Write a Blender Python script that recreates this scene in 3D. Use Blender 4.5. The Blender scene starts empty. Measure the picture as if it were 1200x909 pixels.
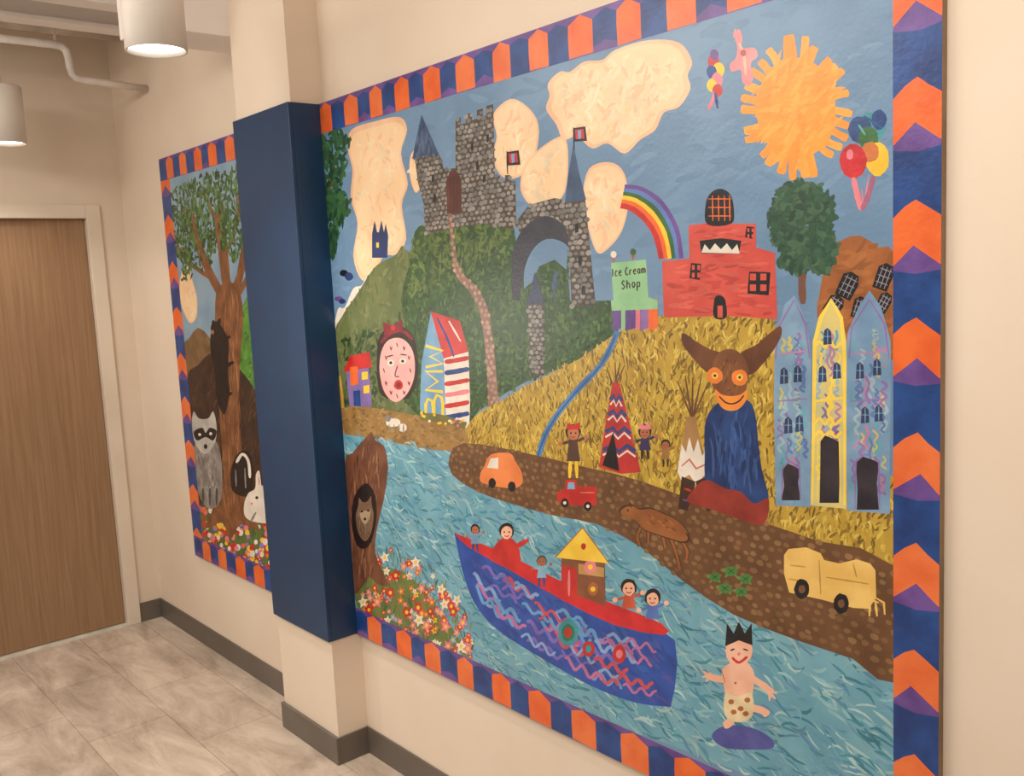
import bpy, bmesh, math, random
import numpy as np
from mathutils import Vector, Matrix
random.seed(7)
S=bpy.context.scene
COL=S.collection
try: S.view_settings.view_transform='Standard'
except Exception: pass
# ---------------------------------------------------------------- camera solve
D=1.62; CZ=1.685
PX,PY=600.0,454.5
f=1091.0
u1=Vector((-945,-84,f)).normalized()
u3=Vector((453,9066,f)); u3=(u3-u3.dot(u1)*u1).normalized()
AX=-u1; AZ=-u3; AY=AZ.cross(AX)
def ray(px,py):
    r=Vector((px-PX,py-PY,f)); return Vector((r.dot(AX),r.dot(AY),r.dot(AZ)))
def W(px,py,y=D):
    r=ray(px,py); t=y/r.y; return (r.x*t, CZ+r.z*t)
def onX(px,py,x):
    r=ray(px,py); t=x/r.x; return Vector((x,r.y*t,CZ+r.z*t))
cam=bpy.data.cameras.new('camera'); co=bpy.data.objects.new('camera',cam); COL.objects.link(co)
right=Vector((AX.x,AY.x,AZ.x)); up=-Vector((AX.y,AY.y,AZ.y)); back=-Vector((AX.z,AY.z,AZ.z))
m3=Matrix((right,up,back)).transposed()
co.matrix_world=Matrix.Translation((0,0,CZ))@m3.to_4x4()
cam.sensor_fit='HORIZONTAL'; cam.sensor_width=36; cam.lens=36*f/1200; cam.clip_start=0.02
S.camera=co
# ---------------------------------------------------------------- materials
def lin(c):
    o=[]
    for v in c:
        v=v/255.0
        o.append(v/12.92 if v<=.04045 else ((v+.055)/1.055)**2.4)
    return (*o,1)
MC={}
def P(c,c2=None,scale=14,rough=.34,st=(1,1,1),bump=.28):
    key=(c,c2,scale,rough,st)
    if key in MC: return MC[key]
    if c2 is None: c2=tuple(max(0,int(v*.87)) for v in c)
    m=bpy.data.materials.new('paint'); m.use_nodes=True; n=m.node_tree.nodes; l=m.node_tree.links
    b=n['Principled BSDF']; b.inputs['Roughness'].default_value=rough
    tc=n.new('ShaderNodeTexCoord'); mp=n.new('ShaderNodeMapping'); mp.inputs['Scale'].default_value=st
    no=n.new('ShaderNodeTexNoise'); no.inputs['Scale'].default_value=scale; no.inputs['Detail'].default_value=5
    cr=n.new('ShaderNodeValToRGB'); cr.color_ramp.elements[0].position=.38; cr.color_ramp.elements[1].position=.62
    cr.color_ramp.elements[0].color=lin(c2); cr.color_ramp.elements[1].color=lin(c)
    l.new(tc.outputs['Object'],mp.inputs['Vector']); l.new(mp.outputs[0],no.inputs['Vector']); l.new(no.outputs['Fac'],cr.inputs[0]); l.new(cr.outputs[0],b.inputs['Base Color'])
    if bump:
        n2=n.new('ShaderNodeTexNoise'); n2.inputs['Scale'].default_value=90; n2.inputs['Detail'].default_value=3
        bp=n.new('ShaderNodeBump'); bp.inputs['Strength'].default_value=bump; bp.inputs['Distance'].default_value=.002
        l.new(mp.outputs[0],n2.inputs['Vector']); l.new(n2.outputs['Fac'],bp.inputs['Height']); l.new(bp.outputs[0],b.inputs['Normal'])
    MC[key]=m; return m
def tag(o,label=None,cat=None,group=None,kind=None):
    if label:o['label']=label
    if cat:o['category']=cat
    if group:o['group']=group
    if kind:o['kind']=kind
    return o
def mesh(name,verts,faces,mats,fm=None,parent=None,smooth=False):
    me=bpy.data.meshes.new(name); me.from_pydata(verts,[],faces)
    for mm in mats: me.materials.append(mm)
    if fm: me.polygons.foreach_set('material_index',fm)
    if smooth: me.polygons.foreach_set('use_smooth',[True]*len(faces))
    me.update(); o=bpy.data.objects.new(name,me); COL.objects.link(o)
    if parent: o.parent=parent
    return o
def empty(name,loc):
    o=bpy.data.objects.new(name,None); COL.objects.link(o); o.location=loc; o.empty_display_size=.1; return o
def boxes(name,bl,mat,parent=None,off=(0,0,0),bevel=0):
    v=[];fc=[]
    for (x0,x1,y0,y1,z0,z1) in bl:
        k=len(v)
        for z in(z0,z1):
            for (x,y) in((x0,y0),(x1,y0),(x1,y1),(x0,y1)): v.append((x-off[0],y-off[1],z-off[2]))
        fc+=[tuple(k+i for i in q) for q in((3,2,1,0),(4,5,6,7),(0,1,5,4),(1,2,6,5),(2,3,7,6),(3,0,4,7))]
    o=mesh(name,v,fc,[mat],parent=parent)
    if bevel:
        md=o.modifiers.new('b','BEVEL'); md.width=bevel; md.segments=2
    return o
# ---------------------------------------------------------------- room
wallm=P((227,210,190),(224,206,185),3,.75,bump=.12)
wallm2=P((221,205,186),(217,200,180),3,.75,bump=.12)
ceilm=P((240,233,228),(232,224,218),2,.8)
basem=P((106,97,88),(98,89,80),5,.45,bump=0)
YW=D+.018; XE=-2.986*D; XC0=-1.985*D; XC1=-1.735*D; YC=.933*D
fm_=bpy.data.materials.new('vinyl_tile'); fm_.use_nodes=True; n=fm_.node_tree.nodes; l=fm_.node_tree.links; b=n['Principled BSDF']
tc=n.new('ShaderNodeTexCoord')
br=n.new('ShaderNodeTexBrick'); br.inputs['Scale'].default_value=1; br.inputs['Brick Width'].default_value=.61; br.inputs['Row Height'].default_value=.305
br.inputs['Mortar Size'].default_value=.0022; br.inputs['Mortar Smooth'].default_value=.3
br.inputs['Color1'].default_value=(.86,.86,.86,1); br.inputs['Color2'].default_value=(1.0,1.0,1.0,1); br.inputs['Mortar'].default_value=(.62,.59,.55,1)
l.new(tc.outputs['Object'],br.inputs['Vector'])
n1=n.new('ShaderNodeTexNoise'); n1.inputs['Scale'].default_value=2.6; n1.inputs['Detail'].default_value=11; n1.inputs['Roughness'].default_value=.68; n1.inputs['Distortion'].default_value=.5
mp=n.new('ShaderNodeMapping'); mp.inputs['Scale'].default_value=(1,3.0,1); mp.inputs['Rotation'].default_value=(0,0,.15)
l.new(tc.outputs['Object'],mp.inputs[0]); l.new(mp.outputs[0],n1.inputs['Vector'])
cr=n.new('ShaderNodeValToRGB'); e=cr.color_ramp.elements; e[0].position=.3; e[0].color=lin((154,137,121)); e[1].position=.68; e[1].color=lin((218,203,187))
x=e.new(.5); x.color=lin((192,175,158))
l.new(n1.outputs['Fac'],cr.inputs[0])
mx=n.new('ShaderNodeMix'); mx.data_type='RGBA'; mx.blend_type='MULTIPLY'; mx.inputs[0].default_value=1
l.new(cr.outputs[0],mx.inputs[6]); l.new(br.outputs['Color'],mx.inputs[7]); l.new(mx.outputs[2],b.inputs['Base Color'])
b.inputs['Roughness'].default_value=.4
wd=bpy.data.materials.new('oak_veneer'); wd.use_nodes=True; n=wd.node_tree.nodes; l=wd.node_tree.links; b=n['Principled BSDF']
tc=n.new('ShaderNodeTexCoord'); mp=n.new('ShaderNodeMapping'); mp.inputs['Scale'].default_value=(55,55,1.8)
n1=n.new('ShaderNodeTexNoise'); n1.inputs['Scale'].default_value=1.5; n1.inputs['Detail'].default_value=7; n1.inputs['Distortion'].default_value=.5
cr=n.new('ShaderNodeValToRGB'); e=cr.color_ramp.elements; e[0].position=.3; e[0].color=lin((138,106,76)); e[1].position=.7; e[1].color=lin((157,123,91))
l.new(tc.outputs['Object'],mp.inputs[0]); l.new(mp.outputs[0],n1.inputs['Vector']); l.new(n1.outputs['Fac'],cr.inputs[0]); l.new(cr.outputs[0],b.inputs['Base Color']); b.inputs['Roughness'].default_value=.5
tag(boxes('floor',[(XE-.2,2.6,-2.6,YW+.1,-.1,0)],fm_),kind='structure')
ZC=2.95
tag(boxes('ceiling',[(XE-.1,2.6,-2.6,YW+.1,ZC,ZC+.1)],ceilm),kind='structure')
tag(boxes('wall_right',[(XE-.12,2.6,YW,YW+.12,0,ZC)],wallm),kind='structure')
yo1,yi1=1.523,1.456; yi0=yi1-.915; yo0=yi0-.067; zi,zo=2.066,2.132
tag(boxes('wall_end',[(XE-.12,XE,yi1+.03,YW,0,ZC),(XE-.12,XE,yi0-.03,yi1+.03,zi+.03,ZC),(XE-.12,XE,-2.6,yi0-.03,0,ZC)],wallm2),kind='structure')
frm=P((222,208,190),(216,201,182),4,.5,bump=0)
tag(boxes('trim_1',[(XE-.11,XE+.014,yi1,yo1,0,zo),(XE-.11,XE+.014,yo0,yi0,0,zo),(XE-.11,XE+.014,yi0,yi1,zi,zo)],frm,bevel=.003),kind='structure')
dr=tag(boxes('door_1',[(XE-.07,XE-.026,yi0+.003,yi1-.003,.012,zi-.003)],wd),kind='structure')
metal=P((190,188,182),None,20,.3,bump=0)
def tube(pts,r,name,mat,parent=None,off=(0,0,0),seg=12,cap=True):
    v=[];fc=[]
    pts=[Vector(p) for p in pts]
    for i,p in enumerate(pts):
        a=pts[max(0,i-1)]; c=pts[min(len(pts)-1,i+1)]; d=(c-a).normalized()
        s=d.orthogonal().normalized() if i==0 else (prev-prev.dot(d)*d).normalized()
        prev=s; t=d.cross(s)
        for k in range(seg):
            an=2*math.pi*k/seg; q=p+(s*math.cos(an)+t*math.sin(an))*r; v.append(tuple(q-Vector(off)))
    for i in range(len(pts)-1):
        for k in range(seg):
            fc.append((i*seg+k,i*seg+(k+1)%seg,(i+1)*seg+(k+1)%seg,(i+1)*seg+k))
    if cap: fc.append(tuple(range(seg))[::-1]); fc.append(tuple(range((len(pts)-1)*seg,len(pts)*seg)))
    return mesh(name,v,fc,[mat],parent=parent,smooth=True)
tube([(XE-.026,yi0+.07,1.0),(XE+.03,yi0+.07,1.0),(XE+.034,yi0+.09,1.0),(XE+.034,yi0+.18,1.0)],.009,'door_handle',metal,dr)
tag(boxes('trim_2',[(XE-.09,XE+.004,yi0,yi1,0,.008)],P((225,220,205),None,10,.4,bump=0)),kind='structure')
bh=.1;bt=.007
tag(boxes('wall_column',[(XC0,XC1,YC+.006,YW,0,ZC)],wallm),kind='structure')
tag(boxes('baseboard_right',[(XE,XC0-bt,YW-bt,YW,0,bh),(XC1+bt,2.6,YW-bt,YW,0,bh),(XC0-bt,XC1+bt,YC-bt,YC+.006,0,bh),(XC1,XC1+bt,YC+.006,YW,0,bh),(XC0-bt,XC0,YC+.006,YW,0,bh)],basem,bevel=.0015),kind='structure')
tag(boxes('baseboard_end',[(XE,XE+bt,yo1,YW-bt,0,bh)],basem,bevel=.0015),kind='structure')
zb0=CZ-.76*D; zb1=CZ+.368*D
blue=P((16,54,90),(14,50,84),6,.4,bump=.08)
cl=empty('column_cladding',((XC0+XC1)/2,YC,zb0)); tag(cl,'navy blue panelled box wrapped around the middle of the beige column','cladding')
off=cl.location[:]
boxes('front_panel',[(XC0-.006,XC1+.006,YC-.008,YC+.005,zb0,zb1)],blue,cl,off,bevel=.0015)
boxes('side_panel',[(XC1+.0005,XC1+.006,YC+.005,YW-.001,zb0,zb1)],blue,cl,off)
boxes('side_panel',[(XC0-.006,XC0-.0005,YC+.005,YW-.001,zb0,zb1)],blue,cl,off)
tag(boxes('ceiling_beam',[(-2.13*D,XC0,1.215,YW-.001,2.575,ZC)],ceilm,bevel=.004),'short beige boxed beam between the ceiling and the top of the column','beam')
for xj,lb in((-4.14,'white painted ceiling joist nearest the wooden door wall'),(-3.8,'white painted ceiling joist farther from the wooden door wall')):
    tag(boxes('ceiling_joist',[(xj-.05,xj+.05,-2.6,YW-.001,ZC-.022,ZC),(xj-.012,xj+.012,-2.6,YW-.001,ZC-.15,ZC-.022),(xj-.05,xj+.05,-2.6,YW-.001,ZC-.165,ZC-.15)],ceilm),lb,'joist')
pipem=P((234,224,216),None,8,.5,bump=0)
XP=-4.36
p0=onX(-60,38,XP);p1=onX(78,54,XP);p2=onX(84,92,XP);p3=onX(150,102,XP)
def rnd(a,b_,c,k=.05):
    d1=(a-b_).normalized()*k; d2=(c-b_).normalized()*k
    return [b_+d1, b_+d1*.4+d2*.1, b_+d1*.1+d2*.4, b_+d2]
p3.y=YW-.0005
cpe=empty('conduit_pipe',(XP,p1.y,ZC)); tag(cpe,'thin bent beige pipe running below the ceiling near the door wall','pipe')
tube([p0]+rnd(p0,p1,p2)+rnd(p1,p2,p3)+[p3],.016,'pipe_run',pipem,cpe,cpe.location[:])
for t in(.35,.9):
    q=p0.lerp(p1,t); tube([(q.x,q.y,q.z),(q.x,q.y,ZC)],.006,'hanger_rod',pipem,cpe,cpe.location[:])
tag(tube([(-4.66,-2.6,ZC-.034),(-4.66,YW-.001,ZC-.034)],.035,'sprinkler_pipe',pipem),'thick straight pale pipe tight under the ceiling','pipe')
shade=P((224,215,204),(218,208,196),6,.45,bump=0)
em=bpy.data.materials.new('lamp_glow'); em.use_nodes=True; b=em.node_tree.nodes['Principled BSDF']; b.inputs['Base Color'].default_value=(1,1,1,1); b.inputs['Emission Color'].default_value=(1,.95,.88,1); b.inputs['Emission Strength'].default_value=5
def lathe(name,prof,mat,parent,seg=40):
    v=[];fc=[]
    for (r,z) in prof:
        for k in range(seg):
            a=2*math.pi*k/seg; v.append((r*math.cos(a),r*math.sin(a),z))
    for i in range(len(prof)-1):
        for k in range(seg): fc.append((i*seg+k,i*seg+(k+1)%seg,(i+1)*seg+(k+1)%seg,(i+1)*seg+k))
    return mesh(name,v,fc,[mat],parent=parent,smooth=True)
ZL=CZ+.67
def pendant(x,y,label,en):
    e=empty('pendant_lamp',(x,y,ZL)); tag(e,label,'lamp',)
    R=.083
    lathe('lamp_shade',[(R-.006,.03),(R-.005,0),(R,0),(R,.235),(R-.004,.24),(.006,.24)],shade,e)
    lathe('lamp_glass',[(R-.006,.012),(.001,.012)],em,e)
    lathe('lamp_rod',[(.007,.24),(.007,ZC-ZL)],shade,e,12)
    lathe('ceiling_plate',[(.06,ZC-ZL-.02),(.06,ZC-ZL)],shade,e)
    lt=bpy.data.lights.new('lamp_light','SPOT'); lt.energy=en; lt.spot_size=math.radians(120); lt.spot_blend=1; lt.shadow_soft_size=.07; lt.color=(1,.92,.82)
    lo=bpy.data.objects.new('lamp_light',lt); COL.objects.link(lo); lo.parent=e; lo.location=(0,0,-.004)
    return e
pendant(-2.66,1.035,'white cylinder pendant lamp hanging in front of the wall beside the column',64)
pendant(-4.5,1.06,'white cylinder pendant lamp hanging above the wooden door',24)
def area(x,y,z,sx,sy,e,rot=(0,0,0),c=(1,.93,.84)):
    lt=bpy.data.lights.new('added_light','AREA'); lt.shape='RECTANGLE'; lt.size=sx; lt.size_y=sy; lt.energy=e; lt.color=c
    lo=bpy.data.objects.new('added_light',lt); COL.objects.link(lo); lo.location=(x,y,z); lo.rotation_euler=rot
area(-.4,0.2,2.9,1.6,.5,46,(math.radians(25),0,0))  # unseen fill light, added under the ceiling, tilted
area(-2.9,-.6,2.76,2.0,.6,46,(math.radians(25),0,0))  # second added fill light, out of view, no fixture modelled
area(XE+.05,-.92,1.36,.22,.22,17,(0,-math.pi/2,0),(1,.96,.9))  # unseen light added at the end wall to put glare on the mural
w=bpy.data.worlds.new('world'); S.world=w; w.use_nodes=True; w.node_tree.nodes['Background'].inputs[0].default_value=(1,.92,.84,1); w.node_tree.nodes['Background'].inputs[1].default_value=.39
# ================================================================ painting kit
STEP=7e-6
GX0=-4.30; GZ0=CZ-.80*D; GR_=.0025
HM=np.zeros((1500,800),dtype=np.int32)
MAXL=[0]
def raster(pts):
    a=np.array(pts,dtype=float); gx=(a[:,0]-GX0)/GR_; gz=(a[:,1]-GZ0)/GR_
    i0=int(min(1498,max(0,gx.min()))); i1=int(min(1499,gx.max()+1)); j0=int(min(798,max(0,gz.min()))); j1=int(min(799,gz.max()+1))
    if i1<=i0: i1=i0+1
    if j1<=j0: j1=j0+1
    wn=(slice(i0,i1+1),slice(j0,j1+1)); nx,nz=HM[wn].shape
    if nx*nz>120000: return wn,np.ones((nx,nz),bool)
    X=(np.arange(nx)+i0+.5)[:,None]; Z=(np.arange(nz)+j0+.5)[None,:]
    mk=np.zeros((nx,nz),bool); N=len(pts); E=[]
    for k in range(N):
        xa,za,xb,zb=gx[k-1],gz[k-1],gx[k],gz[k]
        if za!=zb:
            mk^=((za>Z)!=(zb>Z))&(X<(xb-xa)*(Z-za)/(zb-za)+xa)
        ns=int(max(abs(xa-xb),abs(za-zb))*2)+2
        t=np.linspace(0,1,ns); ii=np.clip((xa+(xb-xa)*t).astype(int)-i0,0,nx-1); jj=np.clip((za+(zb-za)*t).astype(int)-j0,0,nz-1)
        E.append((ii,jj))
    for q in E: mk[q]=True
    return wn,mk
def crs(pts,n=4,closed=True):
    N=len(pts); out=[]
    rng=range(N) if closed else range(N-1)
    for i in rng:
        if closed: a,b_,c,d=pts[i-1],pts[i],pts[(i+1)%N],pts[(i+2)%N]
        else: a,b_,c,d=pts[max(0,i-1)],pts[i],pts[i+1],pts[min(N-1,i+2)]
        for k in range(n):
            t=k/n
            out.append(tuple(.5*((2*b_[j])+(-a[j]+c[j])*t+(2*a[j]-5*b_[j]+4*c[j]-d[j])*t*t+(-a[j]+3*b_[j]-3*c[j]+d[j])*t**3) for j in(0,1)))
    if not closed: out.append(tuple(pts[-1]))
    return out
def ell(cx,cy,rx,ry=None,n=16,rot=0,j=0):
    ry=ry or rx; o=[]
    for k in range(n):
        a=2*math.pi*k/n; r=1+random.uniform(-j,j); x=rx*r*math.cos(a); y=ry*r*math.sin(a)
        o.append((cx+x*math.cos(rot)-y*math.sin(rot),cy+x*math.sin(rot)+y*math.cos(rot)))
    return o
def inside(p,poly):
    x,y=p; c=False; j=len(poly)-1
    for i in range(len(poly)):
        xi,yi=poly[i]; xj,yj=poly[j]
        if (yi>y)!=(yj>y) and x<(xj-xi)*(y-yi)/(yj-yi)+xi: c=not c
        j=i
    return c
ROOT=[None]; LIM=[0,0]
Z0,Z1=-.762,.369
class Mo:
    def __init__(s,name): s.name=name; s.v=[]; s.f=[]; s.m=[]; s.mats=[]
    def raw(s,pts,mat,L):
        ar=sum(pts[i-1][0]*pts[i][1]-pts[i][0]*pts[i-1][1] for i in range(len(pts)))
        if ar<0: pts=pts[::-1]
        if mat not in s.mats: s.mats.append(mat)
        y=D-L*STEP; k=len(s.v)
        s.v+=[(min(max(p[0],LIM[0]),LIM[1]),y,min(max(p[1],CZ+Z0*D),CZ+Z1*D)) for p in pts]; s.f.append(tuple(range(k,k+len(pts)))); s.m.append(s.mats.index(mat))
    def addw(s,pts,mat,extra=0):
        wn,mk=raster(pts); sub=HM[wn]; L=int(sub[mk].max())+1; sub[mk]=L; MAXL[0]=max(MAXL[0],L)
        s.raw(pts,mat,L)
    def fill(s,pts,mat,sm=True,n=4):
        p=crs(pts,n) if sm else pts
        s.addw([W(*q) for q in p],mat); return s
    def dot(s,cx,cy,rx,mat,ry=None,rot=0,j=.06): 
        s.addw([W(*q) for q in ell(cx,cy,rx,ry,14,rot,j)],mat); return s
    def line(s,pts,w,mat,sm=True,tp=.55,closed=False):
        p=crs(pts,4,closed) if (sm and len(pts)>2) else list(pts)
        if closed: p=p+[p[0]]
        if len(p)==2: p=[p[0],((p[0][0]+p[1][0])/2,(p[0][1]+p[1][1])/2),p[1]]
        L=[];R=[];N=len(p)
        for i in range(N):
            a=p[max(0,i-1)];c=p[min(N-1,i+1)]; dx,dy=c[0]-a[0],c[1]-a[1]; h=math.hypot(dx,dy) or 1
            ww=w/2*(tp if i in(0,N-1) and not closed else 1)*(1+random.uniform(-.1,.1)); nx,ny=-dy/h*ww,dx/h*ww
            L.append(W(p[i][0]+nx,p[i][1]+ny)); R.append(W(p[i][0]-nx,p[i][1]-ny))
        qs=[[L[i],L[i+1],R[i+1],R[i]] for i in range(N-1)]
        ms=[raster(q) for q in qs]; lv=max(int(HM[wn][mk].max()) for wn,mk in ms)+1
        for i,(q,(wn,mk)) in enumerate(zip(qs,ms)):
            s.raw(q,mat,lv+i%3); HM[wn][mk]=lv+2
        MAXL[0]=max(MAXL[0],lv+2)
        return s
    def scat(s,poly,n,L,wd,ang,mats,ja=.4,curl=1):
        pw=[W(*q) for q in poly]
        x0=min(p[0] for p in pw);x1=max(p[0] for p in pw);z0=min(p[1] for p in pw);z1=max(p[1] for p in pw)
        c=0;tr=0
        while c<n and tr<n*12:
            tr+=1; q=(random.uniform(x0,x1),random.uniform(z0,z1))
            if not inside(q,pw): continue
            a=(ang(q) if callable(ang) else ang)+random.uniform(-ja,ja); l_=L*random.uniform(.6,1.35)/2; w_=wd*random.uniform(.7,1.3)/2
            ca,sa=math.cos(a),math.sin(a); bd=random.uniform(-1,1)*w_*curl
            sh=[]
            for t in(-1,-.8,-.35,.2,.7): sh.append((l_*t,-w_*math.sqrt(max(0,1-t*t))+bd*(1-t*t)))
            for t in(1,.75,.3,-.2,-.72): sh.append((l_*t,w_*math.sqrt(max(0,1-t*t))+bd*(1-t*t)))
            s.addw([(q[0]+x*ca-y*sa,q[1]+x*sa+y*ca) for x,y in sh],random.choice(mats)); c+=1
        return s
    def cob(s,poly,sx,sz,mats,fillr=.43,j=.2):
        pw=[W(*q) for q in poly]
        x0=min(p[0] for p in pw);x1=max(p[0] for p in pw);z0=min(p[1] for p in pw);z1=max(p[1] for p in pw)
        z=z0;r=0
        while z<z1:
            x=x0+(sx/2 if r%2 else 0)
            while x<x1:
                q=(x+random.uniform(-j,j)*sx,z+random.uniform(-j,j)*sz)
                if inside(q,pw):
                    k=random.uniform(.75,1.15)
                    s.addw([(q[0]+a*sx*fillr*k,q[1]+b_*sz*fillr*k) for a,b_ in ell(0,0,1,1,8,random.random(),.14)],random.choice(mats))
                x+=sx
            z+=sz;r+=1
        return s
    def build(s,parent,label=None):
        o_=ROOT[0].location
        o=mesh(s.name,[(a-o_.x,b_-o_.y,c-o_.z) for a,b_,c in s.v],s.f,s.mats,s.m,parent=parent)
        if label:o['label']=label
        return o
BK=P((28,26,30),(18,17,20)); WH=P((232,222,206),(214,204,190)); RD=P((200,48,42),(172,36,34)); OR=P((232,108,44),(218,92,36)); OR2=P((230,118,62),(220,100,48)); BL=P((34,74,140),(24,54,112))
PU=P((112,80,150),(90,60,126)); YE=P((240,200,56),(230,182,44)); SK=P((240,188,160),(228,170,140)); PK=P((226,130,140),(210,110,124)); GR=P((62,110,58),(44,88,46))
DG=P((36,70,42),(28,56,34)); LG=P((112,142,74),(94,124,60)); TE=P((70,150,158),(50,128,140)); BR=P((112,74,44),(92,58,34)); DB=P((66,42,30),(52,32,24)); LB=P((132,176,200),(112,158,188))
GY=P((138,138,136),(116,116,116)); SKY=P((112,144,174),(100,132,163),5); CR=P((240,208,166),(236,198,154),9); CP=P((238,196,158),(226,178,140),9); CW=P((242,214,176),(240,206,164),9)
MA=P((120,36,44),(96,26,34)); NB=P((40,52,108),(30,40,86)); OB=P((176,104,58),(154,86,44))
def bD(x,z): return (x*D,CZ+z*D)
def board(x0,x1,root,mat):
    return boxes('panel_board',[(x0*D,x1*D,D,YW-.0006,CZ-.762*D,CZ+.369*D)],mat,root,root.location[:])
edge=P((150,120,90),None,10,.6)
root=empty('mural_panel',(-1.096*D,D,CZ-.762*D)); ROOT[0]=root
tag(root,'large painted mural panel with castle, river, boat and sun, right of the blue column','mural')
X0,X1=-1.735,-.457
LIM[:]=[X0*D,X1*D]
board(X0,X1,root,edge)
m=Mo('painted_sky'); m.addw([bD(X0,Z0),bD(X1,Z0),bD(X1,Z1),bD(X0,Z1)],SKY)
m.scat([(380,150),(700,20),(1045,-60),(1045,400),(390,400)],420,.09,.016,.1,[P((108,141,172),(102,134,165)),P((115,147,177),(108,140,170)),P((105,137,167),(99,130,161))],.5)
m.build(root)
BW=.06; RW=.053
def houses(m,x0,x1,zb,zt,u,first=0):
    x=x0;i=first
    while x<x1-.002:
        e=min(x+u*random.uniform(.9,1.1),x1); jj=lambda:random.uniform(-.002,.002)
        if i%2==0:
            m.addw([bD(x,zb+abs(jj())),bD(e,zb+abs(jj())),bD(e+.001,zt-.03),bD(e,zt-.012+jj()),bD((x+e)/2+jj(),zt-.001),bD(x,zt-.012+jj()),bD(x-.001,zt-.03)],random.choice([OR,OR2]))
        else:
            m.addw([bD(x,zb),bD(e,zb),bD(e,zt-.012+jj()),bD((x+e)/2+jj(),zt-.003+jj()),bD(x,zt-.012+jj())],BL)
            if random.random()<.5: m.addw([bD(x,zb),bD(e,zb),bD(e,zb+.006+abs(jj())),bD((x+e)/2,zb+.016+jj()),bD(x,zb+.006+abs(jj()))],PU)
        x=e;i+=1
def vstrip(m,xa,xb,z0,z1,zp0,per):
    k=-8
    while k<9:
        zp=zp0+k*per+random.uniform(-.003,.003); k+=1; xm=(xa+xb)/2+random.uniform(-.002,.002); s1=zp-.020+random.uniform(-.002,.002); s2=zp-.54*per+random.uniform(-.003,.003)
        c=lambda z:max(z0,min(z1,z))
        if s2>z1 or zp<z0: continue
        m.addw([bD(xa,c(s2)),bD(xb,c(s2)),bD(xb,c(s1)),bD(xa*.25+xb*.75,c(s1+.009)),bD(xm,c(zp)),bD(xa*.75+xb*.25,c(s1+.012)),bD(xa,c(s1))],OR if k>0 else OR2)
        if z0<s2<z1-.03:
            m.addw([bD(xa,s2-.001),bD(xb,s2-.001),bD(xm+random.uniform(-.004,.004),c(s2+.021))],PU)
        m.addw([bD(xa,c(s2)),bD(xa,c(s2-.006)),bD(xm,c(s2-.010)),bD(xb,c(s2-.006)),bD(xb,c(s2))],PU)
def cloud(pts,nst=40):
    m=Mo('painted_cloud'); m.fill(pts,CP)
    cx=sum(p[0] for p in pts)/len(pts);cy=sum(p[1] for p in pts)/len(pts)
    inn=[(cx+(p[0]-cx)*.92,cy+(p[1]-cy)*.93) for p in pts]; m.fill(inn,CR)
    inn=[(cx+(p[0]-cx)*.82,cy+(p[1]-cy)*.85) for p in pts]; m.scat(inn,int(nst*2),.035,.010,0,[CW,CR,P((244,222,186),None,9),P((236,192,152),(232,184,146),9)],1.5,2); m.build(root)
cloud([(412,152),(440,142),(468,137),(477,152),(470,180),(478,215),(471,240),(476,280),(464,298),(450,300),(438,322),(424,328),(414,300),(419,262),(411,232),(413,200),(408,175)],60)
cloud([(482,180),(494,174),(492,195),(496,212),(487,226),(480,204)],6)
cloud([(644,112),(642,98),(656,84),(668,84),(685,72),(706,70),(722,58),(760,47),(796,50),(811,72),(806,88),(809,104),(796,125),(778,132),(768,152),(750,164),(732,180),(712,168),(694,174),(676,160),(660,164),(652,146),(640,128)],130)
cloud([(578,134),(598,116),(618,125),(631,146),(628,180),(612,205),(590,208),(577,185),(582,160)],30)
cloud([(616,192),(638,170),(660,160),(666,182),(662,225),(645,241),(625,243),(610,222)],25)
cloud([(690,198),(715,190),(732,204),(736,240),(729,270),(714,290),(700,296),(690,270),(683,235)],25)
m=Mo('painted_sun'); SO=P((238,156,56),(230,142,46),18); SO2=P((244,170,70),(236,154,58),18)
for k in range(27):
    a=2*math.pi*k/27+random.uniform(-.06,.06); rx,ry=(62+random.uniform(-4,6)),(81+random.uniform(-6,6)); tw=random.uniform(-.05,.07)
    m.line([(933+34*math.cos(a),126+44*math.sin(a)),(933+50*math.cos(a+tw*.4),126+66*math.sin(a+tw*.4)),(933+rx*math.cos(a+tw),126+ry*math.sin(a+tw))],random.uniform(8.5,10.5),SO if k%3 else SO2,tp=.75)
m.fill(ell(933,127,47,61,24,0,.03),SO); m.scat(ell(933,127,42,55,24),70,.07,.011,.6,[SO,SO2],.8,2); m.build(root)
m=Mo('painted_balloon_bunch')
for p in((1018,205),(1010,222),(1022,214)): m.line([p,(1012,244)],1.6,PK)
for (x,y,rx,ry,c) in((1020,150,17,19,TE),(1030,140,9,12,BL),(1008,152,14,16,P((48,78,130),(32,58,104))),(1018,162,12,14,GR),(1028,186,14,20,YE),(1020,178,10,12,P((210,120,60),None)),(1000,188,16,20,P((206,40,46),(170,26,34)))): m.dot(x,y,rx,c,ry)
m.line([(1012,136),(1022,142),(1034,150)],3,P((40,90,140),None)); m.line([(1006,146),(1014,158)],3,P((96,170,150),None))
m.dot(996,181,4,PK,6); m.line([(1000,208),(1005,230),(1010,246)],7,PK); m.line([(1024,206),(1018,228),(1010,246)],6,P((170,100,130),None)); m.build(root)
m=Mo('painted_balloon_bunch')
for (x,y,r,c) in((836,72,7,RD),(842,82,7,YE),(834,84,6,BL),(840,94,7,PK),(834,100,6,YE),(841,106,6,RD),(837,64,5,PU)): m.dot(x,y,r,c,r*1.3)
m.line([(838,108),(834,120),(830,128)],4,PK); m.line([(838,108),(841,127)],4,BL); m.build(root)
m=Mo('painted_flying_figure'); 
FP=P((226,150,150),(214,130,134))
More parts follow.
